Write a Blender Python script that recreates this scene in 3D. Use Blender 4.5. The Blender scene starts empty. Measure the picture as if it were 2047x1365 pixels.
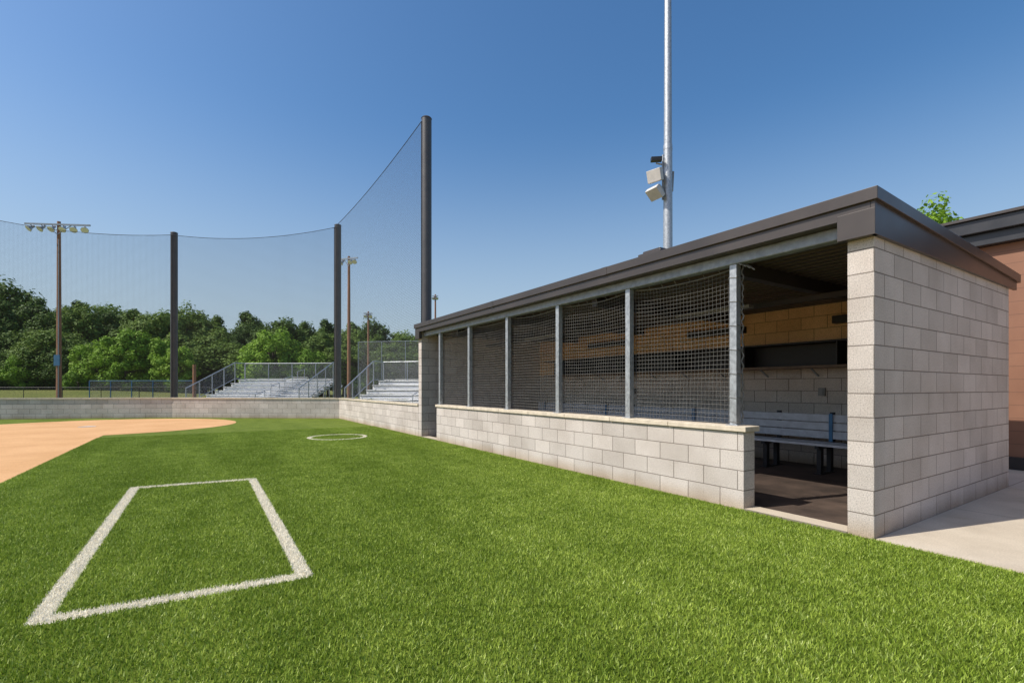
import bpy, math, random
import numpy as np
from mathutils import Vector, Matrix
random.seed(4)
rng = np.random.default_rng(7)
scene = bpy.context.scene
COL = scene.collection

# ------------------------------------------------------------------ camera
CAMP = Vector((-4.70, -1.74, 1.27))
FW = Vector((0.5395, 0.8420, 0)); RT = Vector((0.8420, -0.5395, 0))
def W(t, s):
    """world x,y at lateral ratio t and depth s from the photographer's standpoint"""
    p = CAMP + FW*s + RT*(t*s)
    return p.x, p.y
cam = bpy.data.cameras.new("camera"); co = bpy.data.objects.new("camera", cam); COL.objects.link(co)
co.location = CAMP
co.rotation_euler = (math.radians(90), 0, -math.atan2(FW.x, FW.y))
cam.sensor_width = 36; cam.lens = 16.88; cam.shift_y = 0.0452
cam.clip_start = 0.05; cam.clip_end = 6000
scene.camera = co
scene.view_settings.view_transform = 'Standard'
scene.view_settings.look = 'None'
scene.view_settings.exposure = 0

# ------------------------------------------------------------------ light
SUN_EL = math.radians(49); SUN_AZ = math.atan2(-0.96, 0.25)
w = bpy.data.worlds.new("World"); scene.world = w; w.use_nodes = True
nt = w.node_tree; nt.nodes.clear()
sky = nt.nodes.new('ShaderNodeTexSky'); sky.sky_type = 'NISHITA'; sky.sun_disc = False
sky.sun_elevation = SUN_EL; sky.sun_rotation = SUN_AZ
sky.air_density = 1.1; sky.dust_density = 1.6; sky.ozone_density = 2.2
hs = nt.nodes.new('ShaderNodeHueSaturation'); hs.inputs['Saturation'].default_value = 1.28
# summer haze: pale band low in the atmosphere
tc = nt.nodes.new('ShaderNodeTexCoord'); sz = nt.nodes.new('ShaderNodeSeparateXYZ')
nt.links.new(tc.outputs['Generated'], sz.inputs[0])
hr = nt.nodes.new('ShaderNodeValToRGB'); hr.color_ramp.interpolation = 'EASE'
hr.color_ramp.elements[0].position = 0.0; hr.color_ramp.elements[0].color = (0.78, 0.78, 0.78, 1)
hr.color_ramp.elements[1].position = 0.50; hr.color_ramp.elements[1].color = (0, 0, 0, 1)
nt.links.new(sz.outputs[2], hr.inputs[0])
hm = nt.nodes.new('ShaderNodeMix'); hm.data_type = 'RGBA'
nt.links.new(hr.outputs[0], hm.inputs[0]); nt.links.new(hs.outputs[0], hm.inputs[6]); hm.inputs[7].default_value = (3.1, 3.75, 4.4, 1)
bg = nt.nodes.new('ShaderNodeBackground'); bg.inputs[1].default_value = 0.15
wo = nt.nodes.new('ShaderNodeOutputWorld')
nt.links.new(sky.outputs[0], hs.inputs['Color']); nt.links.new(hm.outputs[2], bg.inputs[0]); nt.links.new(bg.outputs[0], wo.inputs[0])
sl = bpy.data.lights.new("sun", 'SUN'); sl.energy = 5.0; sl.angle = math.radians(0.5); sl.color = (1, 0.94, 0.84)
so = bpy.data.objects.new("sun", sl); COL.objects.link(so)
sd = Vector((math.sin(SUN_AZ)*math.cos(SUN_EL), math.cos(SUN_AZ)*math.cos(SUN_EL), math.sin(SUN_EL)))
so.rotation_euler = sd.to_track_quat('Z', 'Y').to_euler(); so.location = (-10, 5, 20)

# ------------------------------------------------------------------ material helpers
class NT:
    def __init__(s, name):
        s.m = bpy.data.materials.new(name); s.m.use_nodes = True
        s.t = s.m.node_tree; s.t.nodes.clear()
        s.out = s.t.nodes.new('ShaderNodeOutputMaterial')
    def n(s, typ, **kw):
        nd = s.t.nodes.new(typ)
        for k, v in kw.items(): setattr(nd, k, v)
        return nd
    def l(s, a, b): s.t.links.new(a, b)
    def setin(s, sock, v):
        if hasattr(v, 'is_output'): s.l(v, sock)
        else: sock.default_value = v
    def math(s, op, a, b=0.0, clamp=False):
        nd = s.n('ShaderNodeMath', operation=op); nd.use_clamp = clamp
        s.setin(nd.inputs[0], a)
        if b is not None: s.setin(nd.inputs[1], b)
        return nd.outputs[0]
    def vm(s, op, a, b=None):
        nd = s.n('ShaderNodeVectorMath', operation=op)
        s.setin(nd.inputs[0], a)
        if b is not None: s.setin(nd.inputs[3] if op == 'SCALE' else nd.inputs[1], b)
        return nd.outputs['Value'] if op in ('LENGTH', 'DOT_PRODUCT', 'DISTANCE') else nd.outputs[0]
    def noise(s, vec, scale, detail=4, rough=0.55):
        nd = s.n('ShaderNodeTexNoise'); nd.inputs['Scale'].default_value = scale
        nd.inputs['Detail'].default_value = detail; nd.inputs['Roughness'].default_value = rough
        s.l(vec, nd.inputs['Vector']); return nd.outputs['Fac']
    def ramp(s, f, stops):
        nd = s.n('ShaderNodeValToRGB'); cr = nd.color_ramp
        while len(cr.elements) < len(stops): cr.elements.new(0.5)
        for e, (p, c) in zip(cr.elements, stops):
            e.position = p; e.color = (*c, 1) if len(c) == 3 else c
        s.l(f, nd.inputs[0]); return nd.outputs[0]
    def mix(s, f, a, b, mode='MIX'):
        nd = s.n('ShaderNodeMix', data_type='RGBA', blend_type=mode)
        s.setin(nd.inputs[0], f)
        for sock, v in ((nd.inputs[6], a), (nd.inputs[7], b)):
            s.setin(sock, (*v, 1) if isinstance(v, tuple) and len(v) == 3 else v)
        return nd.outputs[2]
    def pos(s): return s.n('ShaderNodeNewGeometry').outputs['Position']
    def uv(s): return s.n('ShaderNodeTexCoord').outputs['UV']
    def bump(s, h, strength=0.3, dist=0.01):
        nd = s.n('ShaderNodeBump'); nd.inputs['Strength'].default_value = strength
        nd.inputs['Distance'].default_value = dist; s.l(h, nd.inputs['Height']); return nd.outputs[0]
    def bsdf(s, color, rough=0.6, metal=0.0, normal=None, spec=None):
        b = s.n('ShaderNodeBsdfPrincipled')
        s.setin(b.inputs['Base Color'], (*color, 1) if isinstance(color, tuple) else color)
        s.setin(b.inputs['Roughness'], rough); s.setin(b.inputs['Metallic'], metal)
        if spec is not None: b.inputs['Specular IOR Level'].default_value = spec
        if normal is not None: s.l(normal, b.inputs['Normal'])
        return b.outputs[0]
    def done(s, sh): s.l(sh, s.out.inputs[0]); return s.m

def block_mat(name, c1, c2, mortar, tan=None):
    g = NT(name); uv = g.uv(); p = g.pos()
    br = g.n('ShaderNodeTexBrick'); g.l(uv, br.inputs['Vector'])
    br.offset = 0.5; br.squash = 1
    br.inputs['Scale'].default_value = 1.0
    br.inputs['Mortar Size'].default_value = 0.0055
    br.inputs['Mortar Smooth'].default_value = 0.25
    br.inputs['Brick Width'].default_value = 0.406
    br.inputs['Row Height'].default_value = 0.2035
    br.inputs['Color1'].default_value = (*c1, 1); br.inputs['Color2'].default_value = (*c2, 1)
    br.inputs['Mortar'].default_value = (*mortar, 1)
    sp = g.noise(p, 95, 5, 0.85)
    spc = g.ramp(sp, [(0.34, (0.36, 0.34, 0.32)), (0.46, (0.95, 0.95, 0.95)), (0.64, (1.25, 1.24, 1.22))])
    st = g.noise(p, 1.3, 5, 0.6)
    stc = g.ramp(st, [(0.3, (0.82, 0.80, 0.78)), (0.6, (1.03, 1.03, 1.03))])
    c = g.mix(1.0, br.outputs['Color'], spc, 'MULTIPLY')
    c = g.mix(1.0, c, stc, 'MULTIPLY')
    sx = g.n('ShaderNodeSeparateXYZ'); g.l(p, sx.inputs[0])
    low = g.ramp(g.math('ADD', sx.outputs[2], g.math('MULTIPLY', st, 0.12)), [(0.06, (0.78, 0.68, 0.55)), (0.22, (1, 1, 1))])
    c = g.mix(1.0, c, low, 'MULTIPLY')
    h = g.math('ADD', g.math('MULTIPLY', br.outputs['Fac'], -1.0), g.math('MULTIPLY', sp, 0.5))
    return g.done(g.bsdf(c, 0.9, normal=g.bump(h, 0.65, 0.007), spec=0.25))

M = {}
M['block'] = block_mat("split_block", (0.57, 0.515, 0.475), (0.47, 0.425, 0.39), (0.23, 0.20, 0.175))
M['block_bounce'] = block_mat("bounce_tinted_block", (0.84, 0.56, 0.29), (0.74, 0.48, 0.24), (0.34, 0.23, 0.13))  # same block, warm sunlight bounced off the dirt painted into its colour
M['block_in'] = block_mat("interior_block", (0.58, 0.52, 0.46), (0.48, 0.43, 0.38), (0.22, 0.19, 0.16))

def simple(name, col, rough=0.6, metal=0.0, var=0.15, scale=6, bump=0.0, spec=None, streak=None):
    g = NT(name); p = g.pos()
    if streak: 
        mp = g.n('ShaderNodeMapping'); mp.inputs['Scale'].default_value = streak; g.l(p, mp.inputs[0]); p2 = mp.outputs[0]
    else: p2 = p
    n = g.noise(p2, scale, 5, 0.6)
    lo = tuple(c*(1-var) for c in col); hi = tuple(min(1, c*(1+var)) for c in col)
    c = g.ramp(n, [(0.3, lo), (0.7, hi)])
    nrm = g.bump(g.noise(p, scale*12, 3), bump, 0.004) if bump else None
    r = g.math('ADD', g.math('MULTIPLY', n, 0.2), rough-0.1)
    return g.done(g.bsdf(c, r, metal, nrm, spec))
M['bronze'] = simple("bronze_metal", (0.075, 0.063, 0.058), 0.34, 0.35, 0.12, 1.5)
M['bronze_dk'] = simple("dark_bronze_metal", (0.05, 0.042, 0.04), 0.45, 0.3, 0.15, 2)
M['steel'] = simple("galvanized_steel", (0.40, 0.42, 0.44), 0.42, 0.55, 0.28, 22)
M['steel_dull'] = simple("painted_steel", (0.27, 0.30, 0.34), 0.5, 0.3, 0.25, 14)
M['alum'] = simple("aluminum", (0.80, 0.80, 0.80), 0.42, 0.1, 0.08, 5)
M['alum_bench'] = simple("bench_board", (0.48, 0.49, 0.52), 0.5, 0.15, 0.15, 9)
M['pole_dark'] = simple("dark_painted_pole", (0.075, 0.073, 0.075), 0.42, 0.2, 0.15, 3)
M['cap'] = simple("cast_stone", (0.58, 0.50, 0.39), 0.85, 0, 0.18, 9, 0.25)
M['rubber'] = simple("rubber_floor", (0.068, 0.046, 0.035), 0.75, 0, 0.55, 2.2, 0.3)
M['deck'] = simple("roof_deck", (0.075, 0.06, 0.052), 0.55, 0.3, 0.2, 4)
M['black'] = simple("black_metal", (0.02, 0.02, 0.022), 0.5, 0.2, 0.2, 4)
M['wood_pole'] = simple("weathered_wood", (0.27, 0.13, 0.075), 0.85, 0, 0.35, 9, 0.4, streak=(1, 1, 0.08))
M['net'] = simple("net_cord", (0.17, 0.165, 0.155), 0.85, 0, 0.25, 5)
M['white'] = simple("white_plastic", (0.55, 0.53, 0.50), 0.5, 0, 0.12, 5)
M['blue'] = simple("blue_paint", (0.05, 0.16, 0.30), 0.5, 0, 0.15, 5)
M['gray_box'] = simple("gray_plastic", (0.22, 0.22, 0.21), 0.5, 0, 0.1, 8)
M['lens'] = simple("lamp_glass", (0.75, 0.76, 0.78), 0.15, 0.3, 0.05, 5)
M['bark'] = simple("bark", (0.07, 0.052, 0.04), 0.9, 0, 0.3, 8)
M['roof_dark'] = simple("dark_roof_metal", (0.045, 0.045, 0.05), 0.35, 0.4, 0.1, 3)
M['shelf_wood'] = simple("shelf_ledge", (0.16, 0.11, 0.075), 0.7, 0, 0.25, 9)

def concrete():
    g = NT("concrete"); p = g.pos()
    n = g.noise(p, 1.6, 6, 0.6); f = g.noise(p, 90, 3, 0.6)
    c = g.ramp(n, [(0.3, (0.46, 0.39, 0.30)), (0.7, (0.60, 0.52, 0.41))])
    c = g.mix(1.0, c, g.ramp(f, [(0.3, (0.82, 0.82, 0.82)), (0.7, (1.06, 1.06, 1.06))]), 'MULTIPLY')
    br = g.n('ShaderNodeTexBrick'); g.l(p, br.inputs['Vector']); br.offset = 0
    br.inputs['Scale'].default_value = 1; br.inputs['Brick Width'].default_value = 1.9; br.inputs['Row Height'].default_value = 1.9
    br.inputs['Mortar Size'].default_value = 0.006
    c = g.mix(br.outputs['Fac'], c, (0.25, 0.21, 0.17))
    return g.done(g.bsdf(c, 0.88, normal=g.bump(f, 0.15, 0.003), spec=0.25))
M['concrete'] = concrete()

BOX = [(-5.46, 1.84), (-4.13, 1.75), (-4.14, 5.79), (-5.44, 5.93)]
CIRC = (-1.82, 11.05, 0.68)
def line_mask(g, p, halfw=0.05, fuzz=0.025):
    fl = g.vm('MULTIPLY', p, (1, 1, 0))
    nz = g.noise(p, 55, 2, 0.6)
    d = None
    for i in range(4):
        a = Vector((*BOX[i], 0)); b = Vector((*BOX[(i+1) % 4], 0)); ba = b-a
        pa = g.vm('SUBTRACT', fl, tuple(a))
        h = g.math('DIVIDE', g.vm('DOT_PRODUCT', pa, tuple(ba)), ba.length_squared, clamp=True)
        sc = g.n('ShaderNodeVectorMath', operation='SCALE'); sc.inputs[0].default_value = tuple(ba); g.l(h, sc.inputs[3])
        di = g.vm('LENGTH', g.vm('SUBTRACT', pa, sc.outputs[0]))
        d = di if d is None else g.math('MINIMUM', d, di)
    dc = g.vm('LENGTH', g.vm('SUBTRACT', fl, (CIRC[0], CIRC[1], 0)))
    dc = g.math('ABSOLUTE', g.math('SUBTRACT', dc, CIRC[2]), None)
    d = g.math('MINIMUM', d, dc)
    d = g.math('ADD', d, g.math('MULTIPLY', g.math('SUBTRACT', nz, 0.5), fuzz*2))
    return g.math('LESS_THAN', d, halfw)

def turf_colors(g, p, bright=1.0):
    mp = g.n('ShaderNodeMapping'); mp.inputs['Scale'].default_value = (1, 0.18, 1); g.l(p, mp.inputs[0])
    n1 = g.noise(mp.outputs[0], 1.0, 5, 0.6)
    n2 = g.noise(p, 2.6, 4, 0.65)
    n3 = g.noise(p, 26, 4, 0.75)
    a = g.ramp(n1, [(0.3, (0.135*bright, 0.200*bright, 0.014*bright)), (0.7, (0.225*bright, 0.298*bright, 0.032*bright))])
    b = g.ramp(n2, [(0.3, (0.76, 0.80, 0.72)), (0.72, (1.2, 1.14, 1.5))])
    c = g.mix(1.0, a, b, 'MULTIPLY')
    return g.mix(1.0, c, g.ramp(n3, [(0.3, (0.66, 0.72, 0.6)), (0.7, (1.32, 1.25, 1.6))]), 'MULTIPLY')

def turf_ground():
    g = NT("turf"); p = g.pos()
    c = turf_colors(g, p, 0.78)
    f = g.noise(p, 120, 3, 0.75)
    c = g.mix(1.0, c, g.ramp(f, [(0.3, (0.45, 0.5, 0.45)), (0.65, (1.35, 1.3, 1.3))]), 'MULTIPLY')
    c = g.mix(line_mask(g, p), c, (0.70, 0.66, 0.55))
    return g.done(g.bsdf(c, 0.85, normal=g.bump(f, 0.7, 0.02), spec=0.15))
M['turf'] = turf_ground()
def blade_mat():
    g = NT("turf_blades"); p = g.pos()
    c = turf_colors(g, p, 1.7)
    ri = g.n('ShaderNodeNewGeometry').outputs['Random Per Island']
    c = g.mix(1.0, c, g.ramp(ri, [(0.0, (0.38, 0.45, 0.35)), (0.6, (1.0, 1.0, 1.0)), (0.9, (1.3, 1.2, 1.6)), (1.0, (1.8, 1.55, 4.5))]), 'MULTIPLY')
    c = g.mix(line_mask(g, p), c, (0.88, 0.83, 0.70))
    b = g.bsdf(c, 0.55, spec=0.3)
    tr = g.n('ShaderNodeBsdfTranslucent'); g.l(c, tr.inputs[0])
    mx = g.n('ShaderNodeMixShader'); mx.inputs[0].default_value = 0.25
    g.l(b, mx.inputs[1]); g.l(tr.outputs[0], mx.inputs[2])
    return g.done(mx.outputs[0])
M['blade'] = blade_mat()
def dirt():
    g = NT("infield_clay"); p = g.pos()
    n = g.noise(p, 0.8, 6, 0.6); f = g.noise(p, 60, 3, 0.7)
    c = g.ramp(n, [(0.3, (0.58, 0.33, 0.155)), (0.7, (0.70, 0.42, 0.215))])
    c = g.mix(1.0, c, g.ramp(f, [(0.3, (0.76, 0.74, 0.72)), (0.7, (1.1, 1.1, 1.1))]), 'MULTIPLY')
    return g.done(g.bsdf(c, 0.95, normal=g.bump(f, 0.4, 0.01), spec=0.1))
M['dirt'] = dirt()
def grass():
    g = NT("field_grass"); p = g.pos()
    n = g.noise(p, 0.06, 6, 0.6); f = g.noise(p, 3, 4, 0.7)
    c = g.ramp(n, [(0.3, (0.14, 0.17, 0.04)), (0.7, (0.24, 0.23, 0.08))])
    c = g.mix(1.0, c, g.ramp(f, [(0.3, (0.75, 0.75, 0.75)), (0.7, (1.15, 1.15, 1.15))]), 'MULTIPLY')
    return g.done(g.bsdf(c, 0.95, spec=0.1))
M['grass'] = grass()
def mesh_mat(name, col, pitch, frac, diag=False):
    g = NT(name); uv = g.uv(); sx = g.n('ShaderNodeSeparateXYZ'); g.l(uv, sx.inputs[0])
    u, v = sx.outputs[0], sx.outputs[1]
    if diag: u, v = g.math('ADD', u, v), g.math('SUBTRACT', u, v)
    a = g.math('LESS_THAN', g.math('FRACT', g.math('DIVIDE', u, pitch), None), frac)
    b = g.math('LESS_THAN', g.math('FRACT', g.math('DIVIDE', v, pitch), None), frac)
    k = g.math('MAXIMUM', a, b)
    tr = g.n('ShaderNodeBsdfTransparent'); mx = g.n('ShaderNodeMixShader')
    g.l(k, mx.inputs[0]); g.l(tr.outputs[0], mx.inputs[1]); g.l(g.bsdf(col, 0.8, spec=0.2), mx.inputs[2])
    return g.done(mx.outputs[0])
M['netmesh'] = mesh_mat("backstop_netting", (0.04, 0.04, 0.042), 0.045, 0.10)
M['chain'] = mesh_mat("chain_link", (0.30, 0.31, 0.32), 0.07, 0.10, True)
M['chain_blk'] = mesh_mat("black_chain_link", (0.02, 0.022, 0.022), 0.07, 0.10, True)
def siding():
    g = NT("brown_siding"); p = g.pos()
    sx = g.n('ShaderNodeSeparateXYZ'); g.l(p, sx.inputs[0])
    fr = g.math('FRACT', g.math('DIVIDE', sx.outputs[2], 0.20), None)
    k = g.math('LESS_THAN', fr, 0.03)
    n = g.noise(p, 2, 4)
    c = g.ramp(n, [(0.3, (0.225, 0.105, 0.062)), (0.7, (0.27, 0.13, 0.078))])
    c = g.mix(k, c, (0.12, 0.058, 0.038))
    return g.done(g.bsdf(c, 0.7, normal=g.bump(k, 0.2, 0.01)))
M['siding'] = siding()
def leaves(name, dark, mid, light):
    g = NT(name); p = g.pos()
    oi = g.n('ShaderNodeObjectInfo').outputs['Random']
    n = g.noise(p, 0.45, 3, 0.6)
    ri = g.n('ShaderNodeNewGeometry').outputs['Random Per Island']
    f = g.math('ADD', g.math('MULTIPLY', n, 0.5), g.math('MULTIPLY', oi, 0.5))
    f = g.math('ADD', f, g.math('MULTIPLY', g.math('SUBTRACT', ri, 0.5), 0.35))
    c = g.ramp(f, [(0.2, dark), (0.5, mid), (0.85, light)])
    b = g.bsdf(c, 0.65, spec=0.25)
    tr = g.n('ShaderNodeBsdfTranslucent'); g.l(c, tr.inputs[0])
    mx = g.n('ShaderNodeMixShader'); mx.inputs[0].default_value = 0.25
    g.l(b, mx.inputs[1]); g.l(tr.outputs[0], mx.inputs[2])
    return g.done(mx.outputs[0])
M['leaf'] = leaves("oak_foliage", (0.050, 0.098, 0.017), (0.100, 0.172, 0.028), (0.185, 0.27, 0.048))
M['leaf_lt'] = leaves("light_foliage", (0.13, 0.25, 0.02), (0.20, 0.35, 0.03), (0.28, 0.42, 0.05))

# ------------------------------------------------------------------ mesh builder
class MB:
    def __init__(s): s.v = []; s.f = []; s.u = []
    def quad(s, pts, uvs=None):
        i = len(s.v); s.v += [tuple(p) for p in pts]; s.f.append(tuple(range(i, i+len(pts))))
        if uvs is None:
            a = Vector(pts[0]); n = (Vector(pts[1])-a).cross(Vector(pts[2])-a)
            ax = max(range(3), key=lambda k: abs(n[k]))
            sel = {0: (1, 2), 1: (0, 2), 2: (0, 1)}[ax]
            uvs = [(p[sel[0]], p[sel[1]]) for p in pts]
        s.u.append(uvs)
    def hexa(s, b, t):
        s.quad([b[3], b[2], b[1], b[0]]); s.quad(t)
        for i in range(4):
            j = (i+1) % 4; s.quad([b[i], b[j], t[j], t[i]])
    def box(s, x0, x1, y0, y1, z0, z1):
        s.hexa([(x0, y0, z0), (x1, y0, z0), (x1, y1, z0), (x0, y1, z0)],
               [(x0, y0, z1), (x1, y0, z1), (x1, y1, z1), (x0, y1, z1)])
    def cyl(s, p0, p1, r0, r1=None, n=10, caps=True):
        r1 = r0 if r1 is None else r1
        p0 = Vector(p0); p1 = Vector(p1); d = (p1-p0); L = d.length; d.normalize()
        a = d.orthogonal().normalized(); b = d.cross(a)
        A = [p0+(a*math.cos(q)+b*math.sin(q))*r0 for q in [2*math.pi*k/n for k in range(n)]]
        B = [p1+(a*math.cos(q)+b*math.sin(q))*r1 for q in [2*math.pi*k/n for k in range(n)]]
        for k in range(n):
            j = (k+1) % n
            s.quad([A[k], A[j], B[j], B[k]], [(k/n, 0), (j/n, 0), (j/n, L), (k/n, L)])
        if caps: s.quad(A[::-1]); s.quad(B)
    def bar(s, p0, p1, wd, ht):
        p0 = Vector(p0); p1 = Vector(p1); d = (p1-p0).normalized()
        sd_ = d.cross(Vector((0, 0, 1)))
        if sd_.length < 1e-3: sd_ = Vector((1, 0, 0))
        sd_.normalize(); up = sd_.cross(d)
        def ring(p): return [p-sd_*wd/2-up*ht/2, p+sd_*wd/2-up*ht/2, p+sd_*wd/2+up*ht/2, p-sd_*wd/2+up*ht/2]
        s.hexa(ring(p0), ring(p1))
    def build(s, name, mat, parent=None, loc=None, rotz=0.0, smooth=False, bevel=0.0):
        me = bpy.data.meshes.new(name)
        me.from_pydata(s.v, [], s.f)
        uvl = me.uv_layers.new(name="UVMap")
        flat = [c for f in s.u for uv in f for c in uv]
        uvl.data.foreach_set("uv", flat)
        me.materials.append(mat)
        o = bpy.data.objects.new(name, me); COL.objects.link(o)
        if smooth:
            import bmesh
            bm = bmesh.new(); bm.from_mesh(me); bmesh.ops.remove_doubles(bm, verts=bm.verts, dist=1e-5); bm.to_mesh(me); bm.free()
            me.polygons.foreach_set("use_smooth", [len(p.vertices) == 4 for p in me.polygons])
        if bevel:
            import bmesh
            bm = bmesh.new(); bm.from_mesh(me); bmesh.ops.remove_doubles(bm, verts=bm.verts, dist=1e-5)
            bmesh.ops.recalc_face_normals(bm, faces=bm.faces); bm.to_mesh(me); bm.free()
            md = o.modifiers.new("bevel", 'BEVEL'); md.width = bevel; md.segments = 2; md.limit_method = 'ANGLE'
        if parent: o.parent = parent
        if loc is not None: o.location = loc
        o.rotation_euler = (0, 0, rotz)
        return o
def empty(name, loc=(0, 0, 0), rotz=0):
    e = bpy.data.objects.new(name, None); COL.objects.link(e); e.location = loc; e.rotation_euler = (0, 0, rotz)
    e.empty_display_size = 0.3
    return e
def sheet(name, pts, z, mat):
    b = MB(); b.quad([(x, y, z) for x, y in pts]); return b.build(name, mat)

# ------------------------------------------------------------------ ground
sheet("ground", [(-2500, -2500), (2500, -2500), (2500, 2500), (-2500, 2500)], -0.03, M['grass'])
turf = sheet("artificial_turf", [(-60, -40), (0.02, -40), (0.02, 18.9), (-5.8, 23.2), (-13.1, 26.4), (-25, 28), (-60, 28)], 0.0, M['turf'])
pts = []
cx, cy, cr = -7.75, 18.9, 4.05
ang0 = -math.acos((-6.97-cx)/cr)
ang1 = math.pi/2 + 1.35
pts.append((-60, -35)); pts.append((-6.97, -35))
k = 60
for i in range(k+1):
    a = ang0 + (ang1-ang0)*i/k
    pts.append((cx+cr*math.cos(a), cy+cr*math.sin(a)))
pts.append((-60, pts[-1][1]))
sheet("infield_dirt", pts, 0.005, M['dirt'])
b = MB(); hx, hy = -7.9, 18.9
b.quad([(hx-.22, hy-.2, .012), (hx+.22, hy-.2, .012), (hx+.22, hy, .012), (hx, hy+.22, .012), (hx-.22, hy, .012)])
b.build("home_plate", M['white'])
b = MB(); b.box(0.02, 5.77, -40, -0.0, -0.02, 0.012); b.box(3.95, 5.77, 0.0, 14, -0.02, 0.012)
b.build("concrete_walkway", M['concrete'])

def patch(name, n, seed):
    r = np.random.default_rng(seed)
    x = r.random(n)*1.0-0.5; y = r.random(n)*1.0-0.5
    h = r.uniform(0.012, 0.028, n); a = r.uniform(0, 2*np.pi, n); wd = r.uniform(0.0022, 0.0042, n)
    lx = r.normal(0, 0.009, n); ly = r.normal(0, 0.009, n)
    V = np.zeros((n, 3, 3))
    V[:, 0] = np.stack([x-np.cos(a)*wd, y-np.sin(a)*wd, np.zeros(n)], 1)
    V[:, 1] = np.stack([x+np.cos(a)*wd, y+np.sin(a)*wd, np.zeros(n)], 1)
    V[:, 2] = np.stack([x+lx, y+ly, h], 1)
    me = bpy.data.meshes.new(name)
    me.vertices.add(n*3); me.vertices.foreach_set("co", V.reshape(-1))
    me.loops.add(n*3); me.loops.foreach_set("vertex_index", np.arange(n*3, dtype=np.int32))
    me.polygons.add(n); me.polygons.foreach_set("loop_start", np.arange(0, n*3, 3, dtype=np.int32))
    me.polygons.foreach_set("loop_total", np.full(n, 3, dtype=np.int32))
    me.update(calc_edges=True); me.materials.append(M['blade'])
    return me
PM = [patch("turf_blades_%d" % i, 14000, 20+i) for i in range(4)]
ps = 6.97/7
for i in range(7):
    for j in range(17):
        X = -6.97 + ps*(i+0.5); Y = -1.9 + ps*(j+0.5)
        if Y > 14.4: continue
        o = bpy.data.objects.new("blades", random.choice(PM)); COL.objects.link(o)
        o.parent = turf; o.location = (X, Y, 0.001); o.rotation_euler = (0, 0, random.choice([0, 1, 2, 3])*math.pi/2)
        o.scale = (ps*1.0, ps*1.0, 1)

# ------------------------------------------------------------------ dugout
D = empty("dugout")
b = MB(); b.box(0, 3.95, 0, 0.2, -0.05, 2.70); b.build("end_wall_near", M['block'], D, bevel=0.006)
b = MB(); b.box(0, 3.95, 9.91, 10.11, -0.05, 2.70); b.build("end_wall_far", M['block'], D, bevel=0.006)
b = MB(); b.box(3.75, 3.95, 0.203, 9.907, -0.05, 1.62); b.build("back_wall", M['block_in'], D)
b = MB(); b.box(3.75, 3.95, 0.203, 9.907, 1.62, 2.70); b.build("back_wall_upper", M['block_bounce'], D)  # upper courses, bounce light painted in as a warm tint
b = MB(); b.box(0.0, 0.2, 1.15, 8.96, -0.05, 0.812); b.build("front_low_wall", M['block'], D, bevel=0.006)
b = MB()
n = 8; y0 = 1.11; L = (8.98-1.11)/n
for i in range(n): b.box(-0.03, 0.23, y0+i*L+0.003, y0+(i+1)*L-0.003, 0.814, 0.868)
b.build("wall_coping", M['cap'], D, bevel=0.006)
b = MB(); b.box(0.21, 3.75, 0.2, 9.91, -0.03, 0.010); b.build("floor", M['rubber'], D)
b = MB(); b.box(0.0, 0.208, 0.202, 1.148, -0.03, 0.022); b.box(0.0, 0.208, 8.962, 9.908, -0.03, 0.022); b.build("threshold", M['concrete'], D)
def zt(x): return 2.912 - (x+0.1)/4.3*0.18
b = MB()
x0, x1, ya, yb = -0.08, 4.12, -0.001, 10.111
b.hexa([(x0, ya, 2.702), (x1, ya, 2.64), (x1, yb, 2.64), (x0, yb, 2.702)],
       [(x0, ya, zt(x0)-.05), (x1, ya, zt(x1)-.05), (x1, yb, zt(x1)-.05), (x0, yb, zt(x0)-.05)])
b.build("roof_body", M['bronze'], D)
b = MB()
for (ya, yb) in ((-0.036, -0.003), (10.113, 10.146)):
    b.hexa([(x0-.002, ya, 2.53), (x1+.02, ya, 2.53), (x1+.02, yb, 2.53), (x0-.002, yb, 2.53)],
           [(x0-.002, ya, zt(x0)-.05), (x1+.02, ya, zt(x1)-.05), (x1+.02, yb, zt(x1)-.05), (x0-.002, yb, zt(x0)-.05)])
b.box(x0-.003, -0.003, -0.0365, 0.245, 2.53, 2.75)
b.box(x0-.003, -0.003, 9.87, 10.1465, 2.53, 2.75)
b.build("end_fascia", M['bronze'], D, bevel=0.003)
b = MB(); x0, x1, ya, yb = -0.108, 4.2, -0.062, 10.175
b.hexa([(x0, ya, zt(x0)-.105), (x1, ya, zt(x1)-.105), (x1, yb, zt(x1)-.105), (x0, yb, zt(x0)-.105)],
       [(x0, ya, zt(x0)), (x1, ya, zt(x1)), (x1, yb, zt(x1)), (x0, yb, zt(x0))])
b.build("roof_edge_cap", M['bronze'], D, bevel=0.004)
b = MB()
for y in (3.05, 6.1, 9.15): b.box(-0.111, -0.1085, y, y+0.10, 2.806, 2.912)
b.build("edge_joint_covers", M['bronze'], D)
b = MB(); b.box(0.05, 0.17, 0.202, 9.908, 2.585, 2.700); b.build("front_beam", M['steel_dull'], D, bevel=0.012)
b = MB()
PY = [1.31, 2.83, 4.35, 5.88, 7.42, 8.93]
for i, y in enumerate(PY):
    b.box(0.06, 0.14, y-0.04, y+0.04, 0.868, 2.585)
    b.box(0.03, 0.17, y-0.07, y+0.07, 0.868, 0.878)
b.build("posts", M['steel'], D, bevel=0.004)
b = MB(); x = 0.2; 
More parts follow.
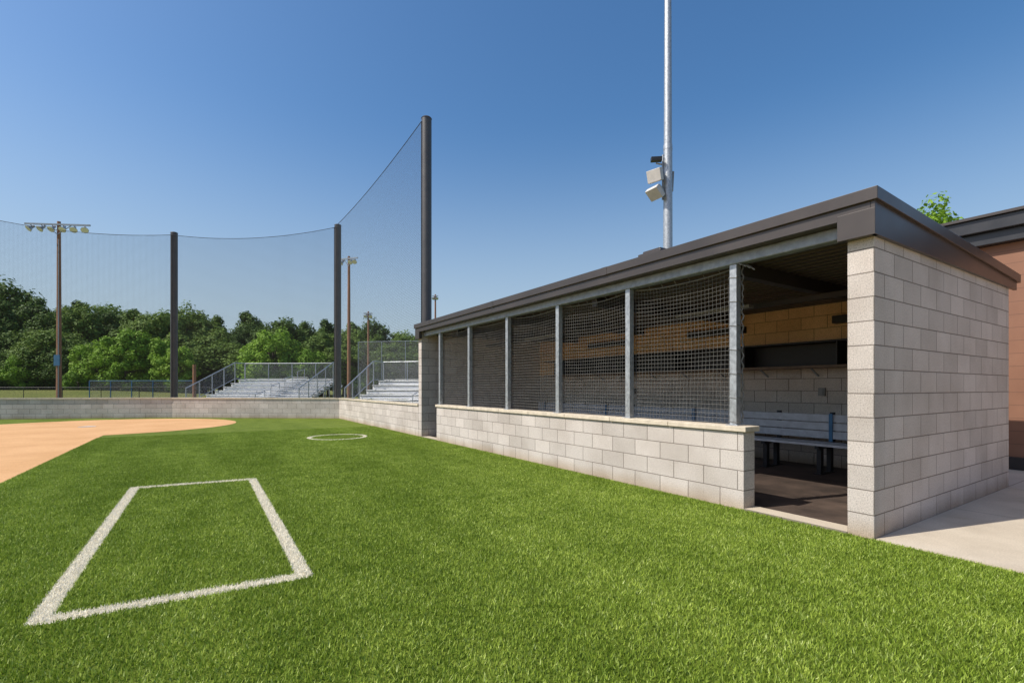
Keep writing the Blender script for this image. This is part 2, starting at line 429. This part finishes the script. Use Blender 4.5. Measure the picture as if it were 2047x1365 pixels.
while x < 3.74:
    zc = 2.66
    x2 = min(x+0.15, 3.748)
    xs = [x, x+0.06, x+0.075, x+0.135, x2]; zs = [zc, zc, zc-.04, zc-.04, zc]
    for i in range(4):
        b.quad([(xs[i], 0.203, zs[i]), (xs[i+1], 0.203, zs[i+1]), (xs[i+1], 9.907, zs[i+1]), (xs[i], 9.907, zs[i])])
    x += 0.15
b.build("ceiling_deck", M['deck'], D)
b = MB()
for y in (1.31, 3.6, 5.9, 8.2): b.box(0.175, 3.748, y-0.05, y+0.05, 2.47, 2.618)
b.box(1.9, 1.98, 0.203, 9.907, 2.40, 2.468)
b.build("roof_joists", M['bronze_dk'], D)
b = MB()
b.box(3.40, 3.748, 0.25, 9.2, 1.985, 2.01)
b.box(3.735, 3.748, 0.25, 9.2, 1.626, 1.984)
y = 0.26
while y <= 9.2: b.box(3.405, 3.734, y-0.01, y+0.01, 1.626, 1.984); y += 1.49
b.build("equipment_shelf", M['black'], D)
b = MB(); b.box(3.38, 3.748, 0.25, 9.2, 1.585, 1.625); b.build("shelf_ledge", M['shelf_wood'], D, bevel=0.003)
b = MB(); b.box(3.6, 3.748, 0.6, 1.9, 2.28, 2.40); b.box(3.6, 3.748, 3.4, 4.6, 2.28, 2.40); b.box(3.6, 3.748, 6.4, 7.6, 2.28, 2.40)
b.build("vent_panels", M['black'], D)
b = MB()
y = 0.5
while y <= 9.2:
    b.bar((3.74, y, 1.46), (3.5, y, 1.583), 0.02, 0.02); y += 0.83
b.build("shelf_brackets", M['steel_dull'], D)
b = MB(); b.box(3.70, 3.748, 2.05, 2.15, 1.14, 1.27); b.box(3.685, 3.70, 2.07, 2.13, 1.16, 1.25)
b.box(3.70, 3.748, 6.1, 6.18, 1.14, 1.26); b.build("outlet_boxes", M['gray_box'], D, bevel=0.004)
b = MB(); b.cyl((3.66, 6.6, 1.5), (3.748, 6.6, 1.5), 0.06, 0.09, 16); b.build("wall_lamp", M['white'], D, smooth=True)
b = MB(); b.box(1.5, 1.62, 2.0, 3.2, 2.36, 2.40); b.box(1.5, 1.62, 6.2, 7.4, 2.36, 2.40); b.build("ceiling_lights", M['gray_box'], D)
b = MB(); b.cyl((2.0, 4.0, 2.7), (2.0, 4.0, 3.56), 0.08, n=12); b.box(1.8, 2.2, 3.75, 4.25, 3.56, 3.63)
b.box(1.86, 2.14, 3.81, 4.19, 3.63, 3.68); b.build("roof_vent", M['bronze'], D, bevel=0.01)

# bench
BN = empty("players_bench")
b = MB()
for k in range(3): b.box(2.78+k*0.135, 2.78+k*0.135+0.125, 0.35, 9.3, 0.425, 0.46)
b.build("seat", M['alum_bench'], BN, bevel=0.004)
b = MB()
for k in range(3): b.box(3.23+k*0.015, 3.26+k*0.015, 0.35, 9.3, 0.50+k*0.125, 0.615+k*0.125)
b.build("backrest", M['alum_bench'], BN, bevel=0.004)
b = MB(); y = 0.95
while y < 9.3:
    b.box(2.86, 2.94, y-0.03, y+0.03, 0.012, 0.38); b.box(3.16, 3.24, y-0.03, y+0.03, 0.012, 0.38)
    b.box(2.80, 3.27, y-0.03, y+0.03, 0.38, 0.422); b.box(2.80, 3.3, y-0.05, y+0.05, 0.0115, 0.022)
    b.box(3.265, 3.30, y-0.03, y+0.03, 0.40, 0.90)
    y += 0.8
b.build("frame", M['black'], BN)
b = MB(); y = 1.75
while y < 9.3: b.box(3.216, 3.228, y-0.025, y+0.025, 0.46, 0.88); y += 2.4
b.build("straps", M['blue'], BN)

# dugout safety net, real strands
DN = empty("dugout_net")
vs = []; fs = []
y0, y1 = 1.33, 8.92; z0, z1 = 0.885, 2.575; ny = 152; nz = 34
for i in range(ny+1):
    for j in range(nz+1):
        y = y0+(y1-y0)*i/ny; u = j/nz
        bay = (y-1.31)/1.524; q = abs((bay % 1)-0.5)*2
        z = z0+(z1-z0)*u
        sag = (1-q*q)
        xx = 0.165 + 0.030*sag*math.sin(math.pi*u) + 0.002*math.sin(y*5+u*3)
        z += -0.05*sag*u*u*u + 0.002*math.sin(y*7+u*6)
        vs.append((xx, y+0.003*math.sin(z*7+y*3), z))
for i in range(ny):
    for j in range(nz):
        a = i*(nz+1)+j; fs.append((a, a+nz+1, a+nz+2, a+1))
me = bpy.data.meshes.new("netting"); me.from_pydata(vs, [], fs); me.materials.append(M['net'])
o = bpy.data.objects.new("netting", me); COL.objects.link(o); o.parent = DN
md = o.modifiers.new("strands", 'WIREFRAME'); md.thickness = 0.0062; md.use_replace = True; md.use_even_offset = False
b = MB(); prev = None
for k in range(60):
    u = k/59; p = Vector((0.16+0.008*math.sin(k*1.3), 1.262+0.010*math.sin(k*1.7), 0.9+1.68*u))
    if prev is not None: b.cyl(prev, p, 0.008, n=5, caps=False)
    if k % 9 == 0:
        for (q0, q1) in (((0.055, 1.262), (0.055, 1.355)), ((0.055, 1.355), (0.165, 1.37)), ((0.165, 1.255), (0.055, 1.262))):
            b.cyl((q0[0], q0[1], p.z), (q1[0], q1[1], p.z+0.015), 0.004, n=4)
    prev = p
for k in range(4): b.cyl((0.1+0.02*k, 1.29-0.02*k, 2.60), (0.04+0.03*k, 1.20-0.03*k, 2.56-0.02*k), 0.007, n=5)
b.build("lacing_rope", M['net'], DN)
b = MB(); prev = None
for k in range(ny+1):
    p = Vector(vs[k*(nz+1)+nz])
    if prev is not None: b.cyl(prev, p, 0.007, n=5, caps=False)
    if k % 4 == 0: b.cyl(p, (0.11, p.y, 2.60), 0.004, n=4, caps=False)
    prev = p
b.build("top_rope", M['net'], DN)

# ------------------------------------------------------------------ backstop wall
WV = [(0.0, 10.115), (0.0, 18.85), (-5.85, 23.2), (-13.1, 26.35), (-22, 26.8)]
BWL = empty("backstop_wall")
for i in range(4):
    a = Vector(WV[i]); c = Vector(WV[i+1]); d = c-a; L = d.length; ang = math.atan2(d.y, d.x)
    b = MB(); b.box(0, L, -0.2, 0.0, -0.05, 0.800)
    b.build("wall_segment", M['block'], BWL, loc=(a.x, a.y, 0), rotz=ang)
    b = MB(); n = max(2, int(L/1.0))
    for k in range(n): b.box(k*L/n+.003, (k+1)*L/n-.003, -0.23, 0.03, 0.802, 0.856)
    b.build("coping", M['cap'], BWL, loc=(a.x, a.y, 0), rotz=ang)

NP = [(0.30, 10.30, 8.45), (0.02, 19.18, 8.08), (-5.80, 23.62, 7.95), (-13.3, 26.75, 8.55), (-22, 27.1, 8.4)]
BS = empty("backstop_net")
b = MB()
for x, y, z in NP:
    b.cyl((x, y, -0.05), (x, y, z), 0.135, n=20); b.cyl((x, y, z), (x, y, z+0.03), 0.145, 0.12, n=20)
    b.box(x-.2, x+.2, y-.2, y+.2, -0.03, 0.02)
b.build("net_poles", M['pole_dark'], BS, smooth=False)
for p in BS.children:
    p.data.polygons.foreach_set("use_smooth", [len(q.vertices) == 4 and abs(q.normal.z) < 0.5 for q in p.data.polygons])
nb = MB(); cb = MB()
sags = [0.15, 0.30, 0.35, 0.3]
for i in range(4):
    xa, ya, za = NP[i]; xb, yb, zb = NP[i+1]
    L = math.hypot(xb-xa, yb-ya); dx, dy = (xb-xa)/L, (yb-ya)/L
    nx, ny_ = -dy, dx
    off = 0.15
    n = 24
    for k in range(n):
        def col(kk):
            u = kk/n; z = za+(zb-za)*u - sags[i]*4*u*(1-u) - 0.12
            x = xa+(xb-xa)*u+nx*off; y = ya+(yb-ya)*u+ny_*off
            return (x, y, 0.85), (x, y, z), u*L, z
        b0, t0, u0, zz0 = col(k); b1, t1, u1, zz1 = col(k+1)
        nb.quad([b0, b1, t1, t0], [(u0, .85), (u1, .85), (u1, zz1), (u0, zz0)])
        cb.cyl(t0, t1, 0.010, n=6, caps=False)
    for (x, y, z) in (NP[i], NP[i+1]):
        cb.cyl((x+nx*off, y+ny_*off, 0.85), (x+nx*off, y+ny_*off, z-0.12), 0.01, n=5)
        cb.cyl((x, y, z-0.12), (x+nx*off, y+ny_*off, z-0.12), 0.015, n=5)
nb.build("netting", M['netmesh'], BS); cb.build("cables", M['black'], BS)

# ------------------------------------------------------------------ bleachers
def bleacher(loc, bdir, rows, run, rise, length, name="bleacher"):
    E = empty(name, (loc[0], loc[1], 0), math.atan2(bdir[1], bdir[0]))
    seat = MB(); fr = MB(); rail = MB(); ch = MB()
    for i in range(rows):
        x = i*run; zs = 0.42+i*rise; a, c = -length/2, length/2
        seat.box(x, x+0.26, a, c, zs-0.04, zs)
        if i > 0:
            seat.box(x-0.33, x-0.03, a, c, zs-rise-0.09, zs-rise-0.05)
            seat.box(x+0.06, x+0.08, a, c, zs-rise+0.02, zs-0.09)
    D_ = rows*run; top = 0.42+(rows-1)*rise
    k = 0; y = -length/2+0.05
    while y < length/2:
        fr.bar((0.0, y, 0.12), (D_, y, top-0.12), 0.05, 0.08)
        fr.bar((0.0, y, 0.02), (D_, y, 0.02), 0.05, 0.06)
        for i in range(0, rows): fr.box(i*run+0.1, i*run+0.15, y-.025, y+.025, 0.0, 0.38+i*rise)
        y += (length-0.1)/5
    zt_ = top+1.07
    for ys in (-length/2-0.04, length/2+0.04):
        f0 = Vector((0.0, ys, 1.25)); f1 = Vector((D_-1.0, ys, zt_)); f2 = Vector((D_, ys, zt_))
        rail.cyl(f0, f1, 0.03, n=8); rail.cyl(f1, f2, 0.03, n=8)
        g0 = Vector((0.0, ys, 0.35)); g1 = Vector((D_-1.0, ys, top+0.05)); g2 = Vector((D_, ys, top+0.05))
        rail.cyl(g0, g1, 0.02, n=8); rail.cyl(g1, g2, 0.02, n=8)
        ch.quad([g0, g1, f1, f0], [(q.x, q.z) for q in (g0, g1, f1, f0)]); ch.quad([g1, g2, f2, f1], [(q.x, q.z) for q in (g1, g2, f2, f1)])
        m = 4
        for i in range(m+1):
            u = i/m; x = (D_-1.0)*u; rail.cyl((x, ys, 0), (x, ys, 1.25+(zt_-1.25)*u), 0.03, n=8)
        rail.cyl((D_, ys, 0), (D_, ys, zt_), 0.03, n=8)
    rail.cyl((D_, -length/2-.04, zt_), (D_, length/2+.04, zt_), 0.03, n=8)
    rail.cyl((D_, -length/2-.04, top+.05), (D_, length/2+.04, top+.05), 0.02, n=8)
    m = max(3, int(length/1.3))
    for i in range(m+1):
        y = -length/2+length*i/m; rail.cyl((D_, y, 0), (D_, y, zt_), 0.03, n=8)
    ch.quad([(D_, -length/2, top+.05), (D_, length/2, top+.05), (D_, length/2, zt_), (D_, -length/2, zt_)])
    for i in range(0, rows, 2):
        x = i*run; z = 0.42+i*rise; ya = -length*0.12
        rail.cyl((x, ya, z-0.4), (x, ya, z+0.5), 0.022, n=6); rail.cyl((x+run*1.2, ya, z-0.2), (x+run*1.2, ya, z+0.68), 0.022, n=6)
        rail.cyl((x, ya, z+0.5), (x+run*1.2, ya, z+0.68), 0.022, n=6)
    for i in range(rows*2):
        seat.box(i*run/2-0.05, i*run/2+0.2, -length*0.12-0.5, -length*0.12+0.5, 0.17+i*rise/2+.262, 0.20+i*rise/2+.262)
    seat.build("seats", M['alum'], E); fr.build("frame", M['steel'], E); rail.build("rails", M['steel'], E); ch.build("chain_link", M['chain'], E)
    return E
def bl(front_left, bdir, rows, run, rise, length):
    bx, by = bdir; n = math.hypot(bx, by); bx /= n; by /= n
    lx, ly = -by, bx
    c = (front_left[0]-lx*length/2, front_left[1]-ly*length/2)
    bleacher(c, (bx, by), rows, run, rise, length)
bl((-5.53, 30.3), (0.6, 0.8), 7, 0.74, 0.23, 6.4)
bl((1.24, 22.96), (0.75, 0.66), 6, 0.60, 0.25, 6.0)

# ------------------------------------------------------------------ light poles
def wood_light_pole(x, y, h, armL, nl, face, r=0.17, sign=False):
    E = empty("floodlight_pole", (x, y, 0), face)
    b = MB(); b.cyl((0, 0, -0.05), (0, 0, h), r, r*0.65, n=14); b.build("pole", M['wood_pole'], E)
    a = MB(); a.box(-armL/2, armL/2, -0.18, -0.08, h-0.35, h-0.22)
    a.bar((-armL*.22, -.13, h-0.3), (0, -.13, h-1.1), 0.05, 0.05); a.bar((armL*.22, -.13, h-0.3), (0, -.13, h-1.1), 0.05, 0.05)
    a.build("crossarm", M['steel_dull'], E)
    l = MB(); q = MB()
    for i in range(nl):
        u = (i+0.5)/nl; xx = -armL/2+armL*u
        if abs(xx) < 0.2: xx += 0.3
        c = Vector((xx, -0.13, h-0.62)); d = Vector((0.9*(u-.5), -0.60, -0.60)).normalized()
        l.cyl(c-d*0.34, c-d*0.1, 0.09, 0.11, n=10); l.cyl(c-d*0.1, c+d*0.16, 0.12, 0.27, n=14)
        q.cyl(c+d*0.161, c+d*0.18, 0.25, 0.24, n=14)
        l.bar((xx, -0.13, h-0.34), c-d*0.2, 0.05, 0.05)
    l.build("floodlights", M['steel'], E); q.build("lenses", M['lens'], E)
    if sign:
        s_ = MB(); s_.box(-0.22, 0.22, -0.24, -0.17, 3.1, 4.0); s_.build("panel_box", M['blue'], E)
        s_ = MB(); s_.cyl((0.1, -r-.01, 0), (0.1, -r*.8, h*0.9), 0.03, n=6); s_.build("conduit", M['steel_dull'], E)
face = math.atan2(RT.y, RT.x)
wood_light_pole(-14.9, 52.3, 15.1, 5.0, 6, face+0.1, 0.19, True)
wood_light_pole(8.49, 51.6, 15.5, 2.4, 3, face-0.3, 0.2)
wood_light_pole(14.0, 63.5, 11.6, 1.2, 2, face, 0.17)
wood_light_pole(27.7, 72.5, 16.8, 1.0, 2, face, 0.2)
b = MB(); b.cyl((-5.4, 46.2, -.05), (-5.4, 46.2, 3.2), 0.15, 0.13, n=12); b.build("timber_post", M['wood_pole'])

G = empty("steel_light_pole", (7.1, 7.94, 0), 0)
b = MB(); b.cyl((0, 0, 0), (0, 0, 8.6), 0.15, 0.128, n=24, caps=False); b.cyl((0, 0, 8.55), (0, 0, 22), 0.119, 0.07, n=24)
b.cyl((0, 0, 0), (0, 0, .1), .3, n=16); b.cyl((0, 0, 8.45), (0, 0, 8.6), 0.135, 0.131, n=24)
o = b.build("shaft", M['steel'], G)
o.data.polygons.foreach_set("use_smooth", [len(q.vertices) == 4 for q in o.data.polygons])
b = MB()
LFT = -RT
def lp(a, z, f=0.0): v = LFT*a - FW*f; return (v.x, v.y, z)
b.cyl(lp(0.1, 8.0), lp(0.36, 8.05), 0.025, n=8); b.cyl(lp(0.1, 7.35), lp(0.35, 7.3), 0.03, n=8)
b.cyl(lp(0.15, 6.95), lp(0.15, 8.3), 0.03, n=8)
b.cyl(lp(0.05, 8.2), lp(0.15, 8.2), 0.05, n=8); b.cyl(lp(0.05, 7.05), lp(0.15, 7.05), 0.05, n=8)
b.build("brackets", M['steel_dull'], G)
b = MB()
def horn(c, d, s0, s1, L):
    c = Vector(c); d = Vector(d).normalized(); a = d.cross(Vector((0, 0, 1))).normalized(); u = a.cross(d)
    def ring(p, s): return [p-a*s-u*s*.8, p+a*s-u*s*.8, p+a*s+u*s*.8, p-a*s+u*s*.8]
    b.hexa(ring(c, s0), ring(c+d*L*0.55, s1)); b.hexa(ring(c+d*L*0.551, s1*1.03), ring(c+d*L, s1*1.0))
horn(lp(0.27, 7.68), -RT*0.65-FW*0.65-Vector((0, 0, .3)), 0.14, 0.22, 0.34)
horn(lp(0.27, 7.30), -RT*0.55-FW*0.3-Vector((0, 0, .7)), 0.12, 0.23, 0.32)
b.build("speakers", M['white'], G, bevel=0.01)
b = MB(); b.box(-0.08, 0.08, -0.16, 0.16, -0.06, 0.06)
o = b.build("camera_housing", M['black'], G, loc=lp(0.38, 8.12, 0.1), rotz=0.9, bevel=0.01)
b = MB(); b.cyl(lp(-0.13, 7.2), lp(-0.16, 7.8), 0.03, n=8); b.build("junction_box", M['gray_box'], G)

# ------------------------------------------------------------------ building on the right
B = empty("equipment_building")
b = MB(); b.box(5.85, 16, -30, 1.0, 0.0, 3.52); b.build("walls", M['siding'], B)
b = MB(); b.box(5.60, 16.2, -30.2, 1.2, 3.72, 3.93); b.box(5.70, 16.1, -30.1, 1.1, 3.525, 3.719); b.build("roof_fascia", M['roof_dark'], B, bevel=0.01)
b = MB(); b.box(5.55, 16.25, -30.3, 1.26, 3.932, 3.975); b.build("roof_edge", M['bronze'], B)
b = MB(); b.box(5.80, 5.849, -30, 1.02, 0.0, 0.20); b.box(5.80, 5.849, -2.6, -1.6, 0.21, 2.25); b.build("base_and_door", M['bronze_dk'], B)
b = MB()
for y in (0.7, -0.1, -0.9): b.box(5.9, 6.1, y, y+0.3, 3.976, 4.05)
b.build("roof_units", M['bronze'], B)

# ------------------------------------------------------------------ distant fences
def fence(name, p0, p1, h, mat, pmat, sp=3.0, r=0.03):
    E = empty(name); p0 = Vector(p0); p1 = Vector(p1); L = (p1-p0).length; n = max(1, int(L/sp)); m = MB()
    for i in range(n+1):
        q = p0.lerp(p1, i/n); m.cyl((q.x, q.y, -0.05), (q.x, q.y, h), r, n=6)
    m.cyl((p0.x, p0.y, h), (p1.x, p1.y, h), r*.8, n=6); m.cyl((p0.x, p0.y, 0.08), (p1.x, p1.y, 0.08), r*.6, n=6)
    m.build("posts", pmat, E)
    m = MB(); m.quad([(p0.x, p0.y, 0), (p1.x, p1.y, 0), (p1.x, p1.y, h), (p0.x, p0.y, h)], [(0, 0), (L, 0), (L, h), (0, h)])
    m.build("mesh", mat, E)
fence("chain_link_fence", W(-1.35, 42), W(-0.62, 44), 1.3, M['chain_blk'], M['black'])
fence("chain_link_fence", W(-0.88, 50), W(-0.66, 50), 2.0, M['chain'], M['blue'], 2.2, 0.05)
fence("ball_field_fence", W(-0.32, 58), W(-0.12, 56), 6.8, M['chain'], M['steel_dull'], 2.6, 0.05)
# gentle grass bank rising to the woods
b = MB(); bank = []
for t in [(-1.9+0.1*i) for i in range(24)]:
    x0_, y0_ = W(t, 54); x1_, y1_ = W(t, 62); x2_, y2_ = W(t, 120)
    e = 0.95*min(1, max(0, (-0.45-t)/0.4))
    bank.append(((x0_, y0_, -0.02), (x1_, y1_, 0.0+e), (x2_, y2_, 0.0+e*1.1)))
for r0, r1 in zip(bank, bank[1:]):
    b.quad([r0[0], r1[0], r1[1], r0[1]]); b.quad([r0[1], r1[1], r1[2], r0[2]])
b.build("grass_bank", M['grass'])

# ------------------------------------------------------------------ trees
def tree_mesh(name, seed, H, R, nl, nleaf, leaf, mat, crown_base=0.22):
    r = np.random.default_rng(seed)
    tb = MB()
    tb.cyl((0, 0, -0.1), (0.15, 0.1, H*0.35), H*0.022, H*0.015, n=8); tb.cyl((0.15, 0.1, H*0.35), (0, 0.2, H*0.8), H*0.015, H*0.004, n=6)
    V = []
    zc = H*(crown_base+1)/2; hz = H*(1-crown_base)/2
    lobes = []
    for i in range(nl):
        q = r.normal(size=3); q /= np.linalg.norm(q); rad0 = r.uniform(0.35, 1.0)**0.6*0.84
        q = q*rad0
        taper = 1.0 - 0.22*max(0, q[2])
        c = np.array([q[0]*R*taper, q[1]*R*taper, zc+q[2]*hz]); rad = R*r.uniform(0.14, 0.30)
        lobes.append((c, rad))
        if i % 6 == 0:
            tb.cyl((0.1, 0.1, min(c[2]*0.7, H*0.5)), tuple(c), H*0.007, H*0.002, n=5)
    per = nleaf//nl
    for c, rad in lobes:
        d = r.normal(size=(per, 3)); d /= np.linalg.norm(d, axis=1)[:, None]
        rr = rad*(0.45+0.65*r.random(per)**0.8)
        P = c + d*rr[:, None]
        nrm = d + np.array([0, 0, 0.5]) + 0.4*r.normal(size=(per, 3)); nrm /= np.linalg.norm(nrm, axis=1)[:, None]
        a = r.normal(size=(per, 3)); a = np.cross(nrm, a); a /= np.linalg.norm(a, axis=1)[:, None]
        b2 = np.cross(nrm, a)
        s = leaf*r.uniform(0.5, 1.25, per)[:, None]
        V.append(np.stack([P-a*s, P+b2*s*0.65, P+a*s, P-b2*s*0.65], 1))
    V = np.concatenate(V).reshape(-1, 3); nq = len(V)//4
    tv = np.array(tb.v); nv = len(tv)
    allv = np.concatenate([tv, V])
    faces = tb.f + [(nv+4*i, nv+4*i+1, nv+4*i+2, nv+4*i+3) for i in range(nq)]
    me = bpy.data.meshes.new(name); me.from_pydata(allv.tolist(), [], faces)
    me.materials.append(M['bark']); me.materials.append(mat)
    mi = np.ones(len(faces), dtype=np.int32); mi[:len(tb.f)] = 0
    me.polygons.foreach_set("material_index", mi)
    return me
TM = [tree_mesh("deciduous_%d" % i, 50+i, 15, [4.6, 5.2, 4.2, 5.6, 4.8][i], [90, 110, 80, 120, 95][i], 17000, 0.22, M['leaf'], [0.10, 0.14, 0.08, 0.12, 0.18][i]) for i in range(5)]
TL = [tree_mesh("light_tree_%d" % i, 80+i, 9, [3.6, 3.1][i], 70, 13000, 0.15, M['leaf_lt'], 0.04) for i in range(2)]
TLN = empty("distant_trees")
def prof(t):
    P = [(-1.6, .210), (-1.07, .210), (-0.95, .180), (-0.72, .172), (-0.62, .166), (-0.45, .148), (-0.30, .146), (-0.2, .130), (0.2, .115), (1.5, .11)]
    for (a, va), (b_, vb) in zip(P, P[1:]):
        if t <= b_: return va+(vb-va)*(t-a)/(b_-a)
    return .11
def put(me, t, s, h, base, sxy=1.0):
    x, y = W(t, s); o = bpy.data.objects.new("tree", me); COL.objects.link(o); o.parent = TLN
    k = h/base; o.location = (x, y, 0); o.scale = (k*sxy, k*sxy, k); o.rotation_euler = (0, 0, random.uniform(0, 6.28))
t = -1.55
while t < 0.7:
    for (s, hk) in ((88, 1.0), (78, 0.95)):
        ss = s+random.uniform(-4, 4)
        h = (prof(t)*ss*random.uniform(0.88, 1.10)+1.27)*hk
        put(random.choice(TM), t+random.uniform(-.02, .02), ss, h, 15, random.uniform(0.9, 1.15))
    t += 0.055
t = -1.5
while t < 0.0:
    ss = 72+random.uniform(-2, 3)
    h = prof(t)*ss*random.uniform(0.45, 0.8)
    if random.random() < 0.85: put(random.choice(TM[:4]+TL), t, ss, h, 12, 1.3)
    t += 0.05
t = -1.5
while t < 0.1:
    put(random.choice(TL+TM+TM), t+random.uniform(-.01, .01), 71+random.uniform(-2, 2), random.uniform(3.2, 5.5), 10, 1.7); t += 0.028
for t, s, h in ((-0.80, 66, 10.2), (-0.745, 67, 9.0), (-0.50, 66, 10.0), (-0.52, 64, 5.8), (-0.905, 65, 4.6), (-0.70, 65, 7.6), (-0.86, 67, 8.3), (-0.42, 66, 7.0), (-1.02, 68, 6.5)):
    put(random.choice(TL), t, s, h, 9, 1.15)
tm = tree_mesh("maple_mesh", 99, 11.9, 2.3, 60, 9000, 0.11, M['leaf_lt'], 0.3)
o = bpy.data.objects.new("maple_tree", tm); COL.objects.link(o); o.location = (27.4, 7.6, 0)
